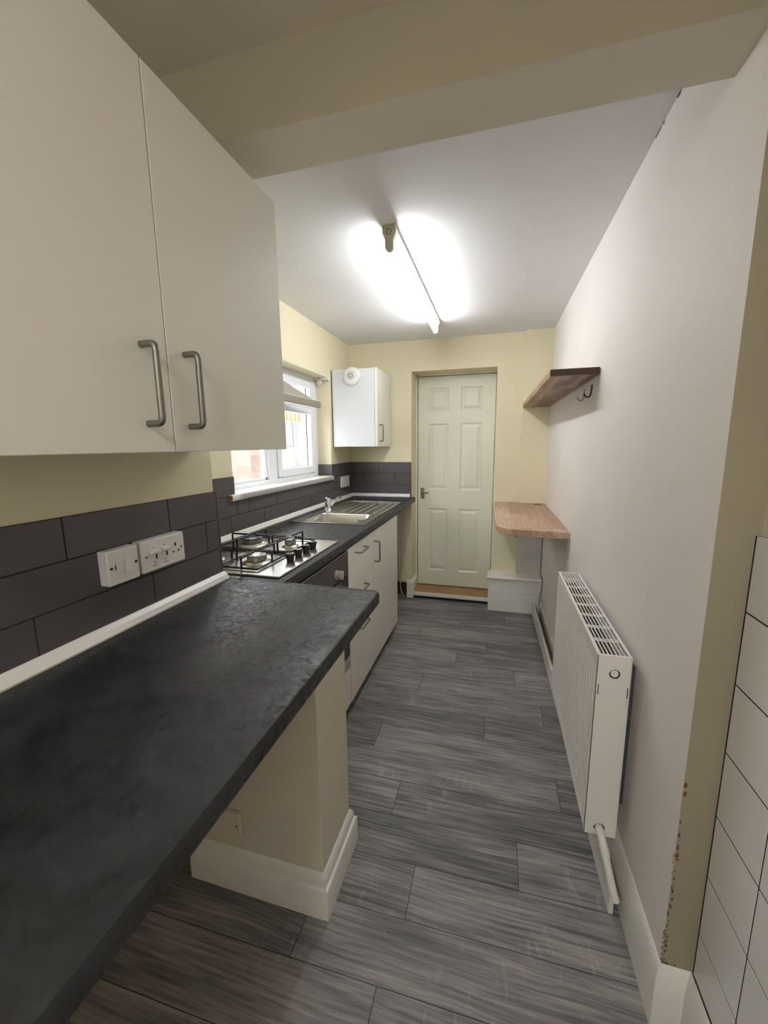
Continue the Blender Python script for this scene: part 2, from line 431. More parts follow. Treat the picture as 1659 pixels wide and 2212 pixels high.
tag(bpy.data.objects['trim_3'], 'cream boxed beam crossing above the opening between the two rooms')
# short stub wall under the worktop
bm = B(); bx(bm, XL1 - .01, -.4425, .888, 1.102, 0, .866, .003)
struct('wall_stub', bm, paletan)
tag(bpy.data.objects['wall_stub'], 'cream stub wall holding up the charcoal worktop')

bm = B()
for ya_, yb_, w_ in ((1.235, 1.262, .0022), (1.27, 1.30, .0035), (1.37, 1.385, .004), (1.39, 1.44, .002)):
    bm.faces.new([bm.verts.new(v) for v in ((XR(ya_) - .0003, ya_, ZC - .0006), (XR(yb_) - .0003, yb_, ZC - .0006), (XR(yb_) - .0003, yb_ - .006, ZC - .0006 - w_ * 2), (XR(ya_) - .0003, ya_ + .01, ZC - .0006 - w_ * 2))])
tag(obj('plaster_crack', bm, darkhole, wr), kind='stuff')

# mouldings (out, up)
def ogee(h, t): return [(0, 0), (t, 0), (t, h * .66), (t * .9, h * .70), (t * .55, h * .73), (t * .62, h * .80), (t * .5, h * .90), (t * .25, h * .97), (.001, h), (0, h)]
bm = B(); x1, y1, y2 = -.4425, .888, 1.102
ribbon(bm, [(XL1 + .004, y1, 0, -1), (x1, y1, 1, -1), (x1, y2, 1, 1), (x1 - .12, y2, 0, 1)], ogee(.137, .021))
struct('baseboard_stub', bm, gloss, smooth=35)
bm = B()
ribbon(bm, [(XR(1.88), 1.88, -1, 0), (XR(YN), YN, -1, -1), (XT - .012, YN, -1, -1), (XT - .012, .3, -1, 0)],
       [(0, 0), (.012, 0), (.0135, .12), (.009, .155), (.003, .172), (0, .175)])
struct('baseboard_right', bm, gloss, smooth=35)
# boarded pipe run low along the right wall beyond the radiator
def bo(y): return XR(y) - .043 - (y - 1.11) * .0105
bm = B()
ya, yb = 1.10, 3.25
prism(bm, [(bo(ya), ya), (bo(yb), yb), (bo(yb) + .012, yb), (bo(ya) + .012, ya)], 0, .10, 'z', bev=.002)
struct('baseboard_far_right', bm, gloss)
bm = B()
prism(bm, [(XR(1.885) - .012, 1.885), (XR(yb) - .012, yb), (XR(yb), yb), (XR(1.885), 1.885)], 0, .115, 'z', bev=.003)
struct('baseboard_inner_right', bm, gloss)
t = thing('heating_pipe', (.36, 2.2, .03), 'brown copper heating pipe in the gap of the right baseboard', 'pipe')
bm = B(); tube(bm, [(bo(ya) + .022, ya, .062), (bo(yb) + .024, yb - .01, .062)], .0075)
obj('pipe_run', bm, copper, t, smooth=40)
bm = B(); bx(bm, bo(2.2) + .014, bo(2.2) + .03, 2.0, 2.02, .0, .07); obj('pipe_clip', bm, plastic, t)
# small baseboard nib beside the door
bm = B()
ribbon(bm, [(-.741, YB, 0, -1), (DX1, YB, 1, -1), (DX1, YB + .19, 1, 0)], [(0, 0), (.02, 0), (.02, .135), (.012, .14), (.012, .15), (.003, .157), (0, .157)])
struct('baseboard_door', bm, gloss)

# ------------------------------------------------------------------ door
d1 = thing('door_1', (-.36, 3.6, .05), kind='structure')
yd = 3.60
bm = B()
PX = [(-.590, -.418), (-.312, -.132)]; PZ = [(.201, .783), (.955, 1.535), (1.640, 1.838)]
xs = [-.686, PX[0][0], PX[0][1], PX[1][0], PX[1][1], -.024]; zs = [.058, PZ[0][0], PZ[0][1], PZ[1][0], PZ[1][1], PZ[2][0], PZ[2][1], 1.936]
for i in range(5):
    for j in range(7):
        a, b, c, d = xs[i], xs[i + 1], zs[j], zs[j + 1]
        if i % 2 == 1 and j % 2 == 1:
            steps = [(0, 0), (.010, .009), (.018, .009), (.040, .001)]
            rg = []
            for s, dep in steps:
                rg.append([bm.verts.new(v) for v in ((a + s, yd + dep, c + s), (b - s, yd + dep, c + s), (b - s, yd + dep, d - s), (a + s, yd + dep, d - s))])
            for r in range(len(rg) - 1):
                for q in range(4):
                    bm.faces.new((rg[r][q], rg[r][(q + 1) % 4], rg[r + 1][(q + 1) % 4], rg[r + 1][q]))
            bm.faces.new(rg[-1])
        else:
            bm.faces.new([bm.verts.new(v) for v in ((a, yd, c), (b, yd, c), (b, yd, d), (a, yd, d))])
bmesh.ops.remove_doubles(bm, verts=bm.verts, dist=.0001)
bx(bm, -.686, -.024, yd + .012, yd + .035, .058, 1.936)
for (u0, u1, w0, w1) in ((-.686, -.684, .058, 1.936), (-.026, -.024, .058, 1.936), (-.686, -.024, .058, .060), (-.686, -.024, 1.934, 1.936)):
    bx(bm, u0, u1, yd, yd + .02, w0, w1)
obj('door_leaf', bm, doorpaint, d1)
bm = B()
bx(bm, DX1, -.689, yd - .012, YB + .25, .04, DZ, .002); bx(bm, -.022, DX2, yd - .012, YB + .25, .04, DZ, .002)
bx(bm, DX1, DX2, yd - .012, YB + .25, 1.939, DZ, .002)
bx(bm, DX1, -.66, yd + .037, yd + .055, .04, DZ); bx(bm, -.05, DX2, yd + .037, yd + .055, .04, DZ); bx(bm, DX1, DX2, yd + .037, yd + .055, 1.91, DZ); bx(bm, DX1, DX2, yd + .037, yd + .055, .053, .08)
obj('door_frame', bm, doorpaint, d1)
bm = B(); bx(bm, -.661, -.626, yd - .006, yd, .870, .970, .002)
h = obj('handle_plate', bm, brassy, d1)
bm = B(); tube(bm, [(-.645, yd - .004, .930), (-.645, yd - .045, .930), (-.580, yd - .048, .928)], .008, rc=.014)
tag(obj('door_handle', bm, brassy, h, smooth=40))
bm = B(); bx(bm, DX1, DX2, YB - .0, 3.66, .0, .053, .001)
struct('door_step', bm, threshold).name = 'trim_4'
bm = B(); bx(bm, -.682, -.036, YB - .016, YB - .001, .024, .055, .002); bx(bm, -.682, -.036, YB - .012, YB - .001, 0, .024, mi=1)
struct('trim_5', bm, [gloss, darkhole])

# boxed ledge low on the back wall, right of the door
bm = B()
bx(bm, -.034, .375, 3.262, YB, .160, .272, .0015); bx(bm, -.034, .375, 3.2605, YB, .083, .158, .0015); bx(bm, -.033, .372, 3.258, YB, 0, .081, .0015)
prism(bm, [(3.244, .275), (3.241, .285), (3.246, .296), (3.262, .300), (YB, .300), (YB, .272), (3.248, .272)], -.045, .378, 'x')
struct('trim_6', bm, gloss)
tag(bpy.data.objects['trim_6'], 'white painted boarded ledge low on the back wall right of the door')

# ------------------------------------------------------------------ window
def make_window():
    w = thing('window_1', (XWF, 2.3, 1.123), kind='structure')
    x0, x1 = XWF - .06, XWF
    Y0, Y1, Z0, Z1 = 1.55, 2.915, 1.120, 1.845
    bm = B()
    bx(bm, x0, x1, Y0, Y0 + .06, Z0, Z1, .004); bx(bm, x0, x1, 2.868, Y1 + .035, Z0, Z1 + .02, .004)
    bx(bm, x0, x1 - .0003, Y0 + .06, 2.868, Z0, 1.150); bx(bm, x0, x1 - .0003, Y0 + .06, 2.868, 1.822, Z1 + .02)
    bx(bm, x0, x1 + .0002, 2.222, 2.318, 1.1495, 1.8225, .001); bx(bm, x0, x1 - .0003, 2.318, 2.868, 1.636, 1.664)
    bx(bm, x0 + .02, x1 - .012, 2.196, 2.222, 1.15, 1.82, .003); bx(bm, x0 + .02, x1 - .012, Y0, 2.22, 1.15, 1.166, .003)
    obj('window_frame', bm, upvc, w)
    def sash(ya, yb, za, zb, t=.047):
        bm = B(); a, b = x0 + .01, x1 + .012
        bx(bm, a, b, ya, ya + t, za, zb, .004); bx(bm, a, b, yb - t, yb, za, zb, .004)
        bx(bm, a, b - .0004, ya + t, yb - t, za, za + t); bx(bm, a, b - .0004, ya + t, yb - t, zb - t, zb)
        # dark gasket lines
        bx(bm, x1 - .004, x1 + .0005, yb, yb + .0025, za, zb, mi=1); bx(bm, x1 - .004, x1 + .0005, ya, yb, za - .0018, za, mi=1); bx(bm, x1 - .004, x1 + .0005, ya, yb, zb, zb + .0018, mi=1)
        bx(bm, x0 + .032, x0 + .036, yb - t - .0035, yb - t, za + t, zb - t, mi=1); bx(bm, x0 + .032, x0 + .036, ya + t, yb - t, za + t, za + t + .002, mi=1)
        s = obj('sash', bm, [upvc, darkhole], w)
        bm = B(); bx(bm, x0 + .028, x0 + .032, ya + t, yb - t, za + t, zb - t); obj('pane', bm, glass, s)
    sash(2.322, 2.862, 1.156, 1.632); sash(2.322, 2.862, 1.668, 1.816, .044)
    bm = B(); bx(bm, x0 + .028, x0 + .032, Y0 + .06, 2.2, 1.15, 1.82); obj('pane', bm, glass, w)
    # sill board with rounded nose and bare end grain
    bm = B(); prism(bm, [(XWF - .002, 1.0915), (XWF - .002, 1.1225), (-1.226, 1.1232), (-1.219, 1.119), (-1.2165, 1.107), (-1.219, 1.096), (-1.226, 1.0915)], WY1 + .001, WY2 - .033, 'y')
    prism(bm, [(XL2 + .0005, 1.0915), (XL2 + .0005, 1.1225), (-1.226, 1.1232), (-1.219, 1.119), (-1.2165, 1.107), (-1.219, 1.096), (-1.226, 1.0915)], 1.654, 2.915, 'y')
    obj('window_sill', bm, gloss, w)
    bm = B(); bx(bm, -1.246, -1.222, 1.6525, 1.654, 1.095, 1.119); obj('sill_end_grain', bm, threshold, w)
    bm = B(); bx(bm, XWF - .02, XL2 + .012, WY2 - .0315, WY2 - .0005, 1.845, 1.861)
    obj('frame_trim', bm, gloss, w)
make_window()
w2 = thing('added_window', (-.2, YR - .1, RZ1), kind='structure')  # added window, unseen, lets sky light fill the nearer room
bm = B()
for a in ((RX1, RX1 + .06, RZ1, RZ2), (RX2 - .06, RX2, RZ1, RZ2), (RX1, RX2, RZ1, RZ1 + .06), (RX1, RX2, RZ2 - .06, RZ2), (-.24, -.18, RZ1, RZ2)):
    bx(bm, a[0], a[1], YR - .12, YR - .06, a[2], a[3], .004)
obj('window_frame', bm, upvc, w2)
bm = B(); bx(bm, RX1 + .05, RX2 - .05, YR - .092, YR - .088, RZ1 + .05, RZ2 - .05); obj('pane', bm, glass, w2)

# roller blind hanging crooked in the window
bl = thing('roller_blind', (-1.225, 2.4, 1.62), 'taupe roller blind hanging crooked across the top of the window', 'blind')
bm = B(); bx(bm, -1.232, -1.214, 1.75, 2.705, 1.618, 1.662, .003); bx(bm, -1.232, -1.2175, 1.76, 2.69, 1.662, 1.6645, mi=1); obj('bottom_bar', bm, [mat('taupe_bar_fabric', (.29, .26, .205), .8), plastic], bl)
bm = B(); pts = [(1.75, 1.655), (2.655, 1.655), (2.55, 1.676), (2.21, 1.735), (1.75, 1.815)]
prism(bm, pts, -1.2265, -1.2245, 'x'); obj('fabric', bm, blindm, bl)
bm = B(); tube(bm, [(-1.225, 1.72, 1.815), (-1.225, 1.95, 1.80)], .018); obj('roller', bm, plastic, bl, smooth=40)
bm = B()
bx(bm, -1.330, -1.296, WY2 - .035, WY2 - .032, 1.815, 1.872, .001); bx(bm, -1.338, -1.292, WY2 - .035, WY2, 1.859, 1.861)
lathe(bm, (-1.314, WY2 - .035, 1.825), [(.017, -.004), (.017, .002)], 'y', 20)
tag(obj('blind_bracket', bm, plastic), 'white plastic blind bracket in the upper right corner of the window recess', 'bracket')

# ------------------------------------------------------------------ splashback tiles
def tile_x(bm, X, rows, th=.008, s=1):
    """tiles on a wall facing +x (s=1) or -x; rows: (z0, z1, [y joints])"""
    g = .0017
    for z0, z1, js in rows:
        for a, b in zip(js[:-1], js[1:]):
            if a is None or b is None: continue
            bx(bm, min(X, X + s * th), max(X, X + s * th), a + g, b - g, z0 + g, z1 - g)
def seq(a, b, start, step):
    r = [a]; v = start
    while v <= a + .015: v += step
    while v < b - .015: r.append(v); v += step
    return r + [b]
bm = B(); y0 = -1.2
NR = [(1.116, 1.210, seq(y0, YS, .624 - .2885 * 7, .2885)), (1.018, 1.116, seq(y0, YS, .48 - .2885 * 6, .2885)), (.930, 1.018, seq(y0, YS, .544 - .2945 * 6, .2945))]
tile_x(bm, XL1 + .002, NR)
for z0, z1 in ((1.116, 1.21), (1.018, 1.116), (.930, 1.018)): bx(bm, XL1 - .03, XL1 + .01, YS + .001, YS + .008, z0 + .001, z1 - .001, .0007, 1)
o = obj('tile_splashback', bm, tilem); tag(o, 'charcoal brick-laid tile splashback on the nearer wall behind the two electrical plates', 'splashback')
bm = B(); bx(bm, XL1, XL1 + .0085, y0, YS, .912, 1.209); obj('grout', bm, grout, o)
bm = B()
tile_x(bm, XL2 + .002, [(1.115, 1.210, [YS + .001, 1.42, WY1 - .003]), (1.115, 1.210, [WY2 + .001, 3.11, YB - .01]),
    (1.017, 1.115, [YS + .001, 1.43, WY1 - .003]), (1.017, 1.0905, [WY1 - .003, 1.72, 1.812, 2.095, 2.383, 2.67, WY2]), (1.017, 1.115, [WY2, 2.962, 3.25, YB - .01]),
    (.928, 1.017, [YS + .001, 1.37, 1.661, 1.953, 2.245, 2.537, 2.83, 3.12, YB - .01])])
def tile_y(bm, Y, rows, th=.008):
    g = .0018
    for z0, z1, js in rows:
        for a, b in zip(js[:-1], js[1:]): bx(bm, a + g, b - g, Y - th, Y, z0 + g, z1 - g)
tile_y(bm, YB - .002, [(1.112, 1.210, [XL2 + .01, -.995, DX1]), (1.016, 1.112, [XL2 + .01, -1.142, -.850, DX1]), (.928, 1.016, [XL2 + .01, -.996, DX1])])
bx(bm, XWF + .001, XL2 + .009, WY2 - .009, WY2 - .001, 1.1235, 1.21, .0007, 1)
o = obj('tile_splashback', bm, tilem); tag(o, 'charcoal brick-laid tile splashback below the window and round the far corner', 'splashback')
bm = B(); bx(bm, XL2, XL2 + .0085, YS, WY1 - .004, .912, 1.209); bx(bm, XL2, XL2 + .0085, WY1 - .004, WY2, .912, 1.0885); bx(bm, XL2, XL2 + .0085, WY2, YB, .912, 1.209)
bx(bm, XL2, DX1 - .001, YB - .0085, YB, .912, 1.209); obj('grout', bm, grout, o)
# white tiles, right of the picture
bm = B(); g = .0019
zs_ = [1.184, 1.0353, .8861, .7369, .5877, .4385, .2893, .178]
for i in range(len(zs_) - 1):
    ys_ = [YN - .004, .733, .433, .133, -.167, -.467, -.767, -1.067]
    for a, b in zip(ys_[1:], ys_[:-1]):
        bx(bm, XT - .010, XT - .002, a + g, b - g, zs_[i + 1] + g, zs_[i] - g)
o = obj('white_tiling', bm, whitetile); tag(o, 'large white wall tiles with dark grout at the right edge of the picture', 'wall tiles')
bm = B(); bx(bm, XT - .0092, XT, -1.067, YN, .178, 1.182); obj('grout', bm, grout, o)

# ------------------------------------------------------------------ worktops
YJ = 1.1325; YE2 = YB - .006
bm = B()
prism(bm, [(XL1 + .0005, .866), (XL1 + .0005, .9105), (-.343, .9105), (-.3365, .907), (-.3345, .900), (-.3345, .876), (-.338, .869), (-.345, .866)], -1.2, YJ - .003, 'y')
o = obj('worktop', bm, slate, smooth=30); tag(o, 'charcoal slate-effect worktop in the foreground on the stub wall', 'worktop')
bm = B(); prism(bm, [(XL1 + .012, .866), (XL1 + .012, .9115), (-.347, .9115), (-.339, .906), (-.3345 - .004, .9), (-.3385, .870), (-.346, .866)], YJ - .003, YJ - .0005, 'y')
obj('edging_strip', bm, blackpl, o)
XW = -.668
bm = B()
SX0, SX1, SY0, SY1 = -1.12, -.745, 2.135, 2.44     # bowl cut-out
def wtop(y0, y1, hole=None):
    if hole is None:
        prism(bm, [(XL2 + .0005, .866), (XL2 + .0005, .910), (XW - .009, .910), (XW - .002, .907), (XW, .900), (XW, .876), (XW - .003, .869), (XW - .01, .866)], y0, y1, 'y')
    else:
        bx(bm, XL2 + .0005, hole[0], y0, y1, .866, .910)
        prism(bm, [(hole[1], .866), (hole[1], .910), (XW - .009, .910), (XW - .002, .907), (XW, .900), (XW, .876), (XW - .003, .869), (XW - .01, .866)], y0, y1, 'y')
wtop(YJ, SY0); wtop(SY0, SY1, (SX0, SX1)); wtop(SY1, YE2)
o = obj('worktop', bm, slate, smooth=30); tag(o, 'charcoal slate-effect worktop carrying the hob and the sink', 'worktop')

def strip(name, pts, label):
    bm = B(); ribbon(bm, pts, [(0, .9105), (.020, .9105), (.021, .915), (.013, .926), (.003, .935), (0, .936)])
    tag(obj(name, bm, gloss), label, 'sealing strip')
strip('sealing_strip', [(XL1 + .0105, -1.2, 1, 0), (XL1 + .0105, YS + .01, 1, 0)], 'white plastic sealing strip between nearer tiles and foreground worktop')
strip('sealing_strip', [(XL2 + .0105, YS + .002, 1, 0), (XL2 + .0105, YB - .0105, 1, -1), (DX1 - .01, YB - .0105, 0, -1)], 'white plastic sealing strip running behind the hob and sink round the far corner')

# ------------------------------------------------------------------ cabinets
def bar_handle(parent, X, p0, p1, out=.030, r=.0052, m=None):
    """U shaped bar handle on a face x=X; p0,p1=(y,z) of its two feet"""
    bm = B()
    tube(bm, [(X - .001, *p0), (X + out, *p0), (X + out, *p1), (X - .001, *p1)], r, 12, rc=.011)
    return obj('handle', bm, m or nickel, parent, smooth=50)

# wall cabinet over the foreground worktop
XK, KZ0, KZ1, KY0, KY1, KG = -.576, 1.3455, 1.974, .205, 1.038, .625
c = thing('wall_cabinet', ((XL1 + XK) / 2, .62, KZ0), 'large white double-door wall cabinet above the foreground worktop', 'wall cabinet')
bm = B(); bx(bm, XL1 + .001, XK - .019, KY0 + .002, KY1 - .002, KZ0 + .002, KZ1 - .002, .001); obj('carcass', bm, laminate, c)
bm = B(); bx(bm, XK - .017, XK, KY0, KG - .0012, KZ0, KZ1, .0012); d = obj('door', bm, laminate, c)
bar_handle(d, XK, (.569, 1.523), (.569, 1.394), .030, .0058)
bm = B(); bx(bm, XK - .017, XK, KG + .0012, KY1, KZ0, KZ1, .0012); d = obj('door', bm, laminate, c)
bar_handle(d, XK, (.668, 1.526), (.668, 1.393), .030, .0058)

# small wall cabinet in the far corner
GX1, GY0, GY1, GZ0, GZ1 = -.8798, 2.9807, 3.375, 1.345, 1.924
c = thing('wall_cabinet', (-1.06, 3.18, GZ0), 'small white single-door wall cabinet in the far left corner', 'wall cabinet')
bm = B(); bx(bm, XL2 + .012, GX1 - .021, GY0, GY1 - .004, GZ0, GZ1 - .001, .001); obj('carcass', bm, panelwhite, c)
bm = B(); bx(bm, GX1 - .019, GX1, GY0 - .001, GY1, GZ0, GZ1, .0012); d = obj('door', bm, laminate, c)
bar_handle(d, GX1, (3.032, 1.51), (3.032, 1.385), .03, .005)

# smoke alarm stuck on its side
sa = thing('smoke_alarm', (-1.071, GY0, 1.80), 'round white smoke alarm stuck on the side of the small corner wall cabinet', 'smoke alarm')
cy = GY0 - .0005
bm = B(); lathe(bm, (-1.071, cy, 1.868), [(.066, 0), (.067, -.012), (.064, -.022), (.056, -.028), (.045, -.031), (.0, -.032)][:5], 'y', 48); obj('housing', bm, plastic, sa, smooth=35)
bm = B()
for k in range(12):
    a = 2 * PI * k / 12
    m_ = Matrix.Translation((-1.076 + .0155 * math.cos(a), cy - .0315, 1.869 + .0155 * math.sin(a))) @ Matrix.Rotation(-a, 4, 'Y')
    b2 = B(); bx(b2, -.004, .004, -.0006, .0006, -.0022, .0022); b2.transform(m_); me = bpy.data.meshes.new('t'); b2.to_mesh(me); b2.free(); bm.from_mesh(me); bpy.data.meshes.remove(me)
for a0, a1 in ((20, 75), (85, 190), (200, 300), (308, 360)):
    pts = [(-1.076 + .029 * math.cos(math.radians(a)), cy - .0308, 1.869 + .029 * math.sin(math.radians(a))) for a in range(a0, a1, 8)]
    tube(bm, pts, .0011, 6)
bx(bm, -1.080, -1.075, cy - .0305, cy - .028, 1.908, 1.914)
obj('sounder_grille', bm, darkhole, sa)

# base cabinets
XC = -.675
def legs(parent, ya, yb):
    for x in (-1.15, -.80):
        for y in (ya + .05, yb - .05):
            bm = B(); lathe(bm, (x, y, 0), [(.022, 0), (.022, .006), (.014, .012), (.014, .045), (.02, .0545)], 'z', 12); obj('leg', bm, blackpl, parent, smooth=40)
ZT = .862
def drawer_front(parent, ya, yb, za, zb, hz):
    bm = B(); bx(bm, XC - .018, XC, ya + .0014, yb - .0014, za, zb, .0012); d = obj('drawer', bm, laminate, parent)
    bar_handle(d, XC, (ya + .105, hz), (ya + .232, hz), .033, .005)
c = thing('base_cabinet', (-.9, 2.45, 0), 'white single-door base cabinet below the sink', 'base cabinet')
bm = B(); bx(bm, XL2 + .03, XC - .020, 2.158, 2.75, .055, .72, .001); bx(bm, -.715, XC - .02, 2.158, 2.75, .72, ZT); bx(bm, XL2 + .03, XC - .02, 2.732, 2.75, .72, ZT); obj('carcass', bm, laminate, c)
bm = B(); bx(bm, XC - .018, XC, 2.1555, 2.7525, .0535, ZT, .0012); d = obj('door', bm, laminate, c)
bar_handle(d, XC, (2.190, .803), (2.190, .680), .033, .0052); legs(c, 2.16, 2.75)
c = thing('drawer_unit', (-.9, 1.956, 0), 'white three-drawer base unit between the oven and the sink cabinet', 'drawer unit')
bm = B(); bx(bm, XL2 + .03, XC - .020, 1.760, 2.152, .055, .72, .001); bx(bm, -.73, XC - .020, 1.760, 2.152, .72, ZT); obj('carcass', bm, laminate, c)
drawer_front(c, 1.758, 2.154, .6545, ZT, .819); drawer_front(c, 1.758, 2.154, .450, .6515, .613); drawer_front(c, 1.758, 2.154, .0535, .447, .4115); legs(c, 1.765, 2.15)

# built-under oven
ov = thing('oven', (-.9, 1.46, .26), 'stainless steel built-under oven below the hob', 'oven')
OY0, OY1 = 1.158, 1.755
bm = B(); bx(bm, XL2 + .06, XC - .02, OY0 + .01, OY1 - .005, .256, .855); obj('body', bm, iron, ov)
bm = B(); bx(bm, XC - .02, XC + .001, OY0, OY1, .742, .857, .002)
text_bm(bm, 'BEKO', .014, Matrix.Translation((XC + .0012, 1.443, .842)) @ Matrix.Rotation(PI / 2, 4, 'Z') @ Matrix.Rotation(PI / 2, 4, 'X'), .0003, 1)
lathe(bm, (XC + .0012, 1.587, .830), [(.0018, 0), (.0018, .0004)], 'x', 10, mi=1)
obj('control_panel', bm, [ovensteel, lettering], ov)
bm = B(); lathe(bm, (XC + .001, 1.600, .785), [(.021, 0), (.021, .006), (.018, .008), (.0175, .026)], 'x', 28); bx(bm, XC + .012, XC + .036, 1.593, 1.607, .766, .804, .002)
obj('knob', bm, mat('satin_knob', (.62, .61, .56), .3, .6), ov, smooth=40)
bm = B(); bx(bm, XC - .02, XC - .001, OY0, OY1, .320, .737, .002); d = obj('oven_door', bm, blackgl, ov)
bm = B(); tube(bm, [(XC - .002, 1.21, .705), (XC + .035, 1.21, .705), (XC + .035, 1.66, .705), (XC - .002, 1.66, .705)], .006, rc=.01); obj('handle', bm, steel, d, smooth=50)
bm = B(); bx(bm, XC - .02, XC, OY0, OY1, .2575, .3165, .001); obj('lower_trim', bm, ovensteel, ov)
oh = thing('oven_housing', (-.9, 1.46, 0), 'white oven housing panel below the oven beside the drawer unit', 'base cabinet')
bm = B(); bx(bm, XC - .018, XC, OY0, OY1 + .0015, .0535, .252, .006); obj('front_panel', bm, laminate, oh)
bm = B(); bx(bm, XL2 + .04, XC - .02, OY0, OY1 + .0015, .055, .252, .001); obj('carcass', bm, laminate, oh); legs(oh, OY0, OY1)

# ------------------------------------------------------------------ hob
hb = thing('gas_hob', (-.93, 1.43, .91), 'stainless steel four-burner gas hob with black pan supports', 'hob')
HX0, HX1, HY0, HY1 = -1.185, -.698, 1.162, 1.697
bm = B()
prism(bm, [(HX0, HY0), (HX1, HY0), (HX1, HY1), (HX0, HY1)], .9105, .9175, 'z', bev=.004)
bx(bm, -1.160, -.800, 1.190, 1.668, .9165, .9182, .001)
obj('hob_plate', bm, steel, hb)
BU = [(-.868, 1.296, .036), (-.862, 1.545, .024), (-1.055, 1.545, .046), (-1.062, 1.290, .030)]
for (x, y, r) in BU:
    bm = B(); lathe(bm, (x, y, .918), [(r * 1.55, 0), (r * 1.5, .003), (r * 1.05, .009), (r * 1.0, .010), (r * .9, .010)], 'z', 32); b = obj('burner', bm, steel, hb, smooth=40)
    bm = B(); lathe(bm, (x, y, .926), [(r * .85, 0), (r * .85, .003), (r, .004), (r, .019), (r * .95, .020)], 'z', 40, caps=True)
    for k in range(20):
        a_ = 2 * PI * k / 20; tube(bm, [(x + r * math.cos(a_), y + r * math.sin(a_), .931), (x + r * math.cos(a_), y + r * math.sin(a_), .944)], .0012, 5)
    obj('burner_ring', bm, mat('burner_alloy', (.45, .43, .40), .4, 1) if 'burner_alloy' not in bpy.data.materials else bpy.data.materials['burner_alloy'], b, smooth=30)
    bm = B(); lathe(bm, (x, y, .946), [(r * .97, 0), (r * .97, .003), (r * .9, .0045), (r * .2, .005)], 'z', 40); obj('burner_cap', bm, bpy.data.materials['burner_alloy'] if y < 1.4 and x > -.9 else iron, b, smooth=30)
for (ya, yb, bs) in ((1.198, 1.422, (BU[0], BU[3])), (1.438, 1.662, (BU[1], BU[2]))):
    bm = B(); x0, x1 = -1.155, -.803
    for p, q in (((x0, ya), (x1, ya)), ((x1, ya), (x1, yb)), ((x1, yb), (x0, yb)), ((x0, yb), (x0, ya))):
        tube(bm, [(*p, .925), (*q, .925)], .0042, 8)
    for (bxx, byy, r) in bs:
        for dx, dy in ((1, 0), (-1, 0), (0, 1), (0, -1)):
            ex = (x1 if dx > 0 else x0) if dx else bxx; ey = (yb if dy > 0 else ya) if dy else byy
            if dx and ((dx > 0) != (bxx > -.96)): ex = bxx + dx * .088
            L_ = .045 + .0
            p0 = (ex, ey, .920); p1 = (ex, ey, .963); p2 = (ex - dx * (abs(ex - bxx) - .022), ey - dy * (abs(ey - byy) - .022), .963)
            tube(bm, [p0, p1, p2], .0040, 8, rc=.007)
            if dx and ((dx > 0) != (bxx > -.96)): pass
    xm = -.9645; tube(bm, [(xm, ya, .925), (xm, yb, .925)], .0038, 8)
    obj('pan_support', bm, iron, hb, smooth=50)
for y in (1.345, 1.411, 1.479, 1.541):
    bm = B(); lathe(bm, (-.7535, y, .9175), [(.013, 0), (.0145, .003), (.0145, .008), (.016, .012), (.0165, .026)], 'z', 24); bx(bm, -.770, -.737, y - .0125, y + .0125, .936, .9475, .002)
    obj('control_knob', bm, blackpl, hb, smooth=40)

# ------------------------------------------------------------------ sink
sk = thing('kitchen_sink', (-.93, 2.56, .91), 'stainless steel sink with ribbed drainer set in the far worktop', 'sink')
bm = B(); KX0, KX1, KY_0, KY_1 = -1.157, -.709, 2.10, 3.03
bw0, bw1, by0, by1 = SX0 + .012, SX1 - .008, SY0 + .004, SY1 - .004
Z = .9135
def rrect(x0, x1, y0, y1, r, n=6):
    p = []
    for cx, cy, a0 in ((x1 - r, y1 - r, 0), (x0 + r, y1 - r, 90), (x0 + r, y0 + r, 180), (x1 - r, y0 + r, 270)):
        for k in range(n + 1):
            a = math.radians(a0 + 90 * k / n); p.append((cx + r * math.cos(a), cy + r * math.sin(a)))
    return p
# bowl walls and flat deck around it
outer = rrect(KX0 + .004, KX1 - .004, KY_0 + .004, 2.455, .004)
rings = []
rings.append([bm.verts.new((x, y, Z)) for x, y in outer])
for ins, dz, r in ((0, 0, .05), (.004, -.006, .048), (.012, -.10, .045), (.022, -.135, .05), (.05, -.15, .05)):
    rings.append([bm.verts.new((x, y, Z + dz)) for x, y in rrect(bw0 + ins, bw1 - ins, by0 + ins, by1 - ins, r)])
for a, b in zip(rings[:-1], rings[1:]):
    n = len(a)
    for k in range(n): bm.faces.new((a[k], a[(k + 1) % n], b[(k + 1) % n], b[k]))
bm.faces.new(rings[-1])
text_bm(bm, 'INOX', .02, Matrix.Translation((-.83, by1 - .0135, .872)) @ Matrix.Rotation(PI / 2, 4, 'X'), .0003, 1)
o = obj('bowl', bm, [steel, lettering], sk, smooth=40)
bm = B(); lathe(bm, (-.93, 2.285, Z - .149), [(.04, 0), (.04, .002), (.03, .003), (.012, .001)], 'z', 24); obj('plug_waste', bm, chrome, sk, smooth=40)
bm = B()
bx(bm, KX0, KX1, KY_0, KY_0 + .008, .9105, .9155, .0015); bx(bm, KX0, KX1, KY_1 - .008, KY_1, .9105, .9155, .0015)
bx(bm, KX0, KX0 + .008, KY_0, KY_1, .9105, .9155, .0015); bx(bm, KX1 - .008, KX1, KY_0, KY_1, .9105, .9155, .0015)
obj('rim', bm, steel, sk)
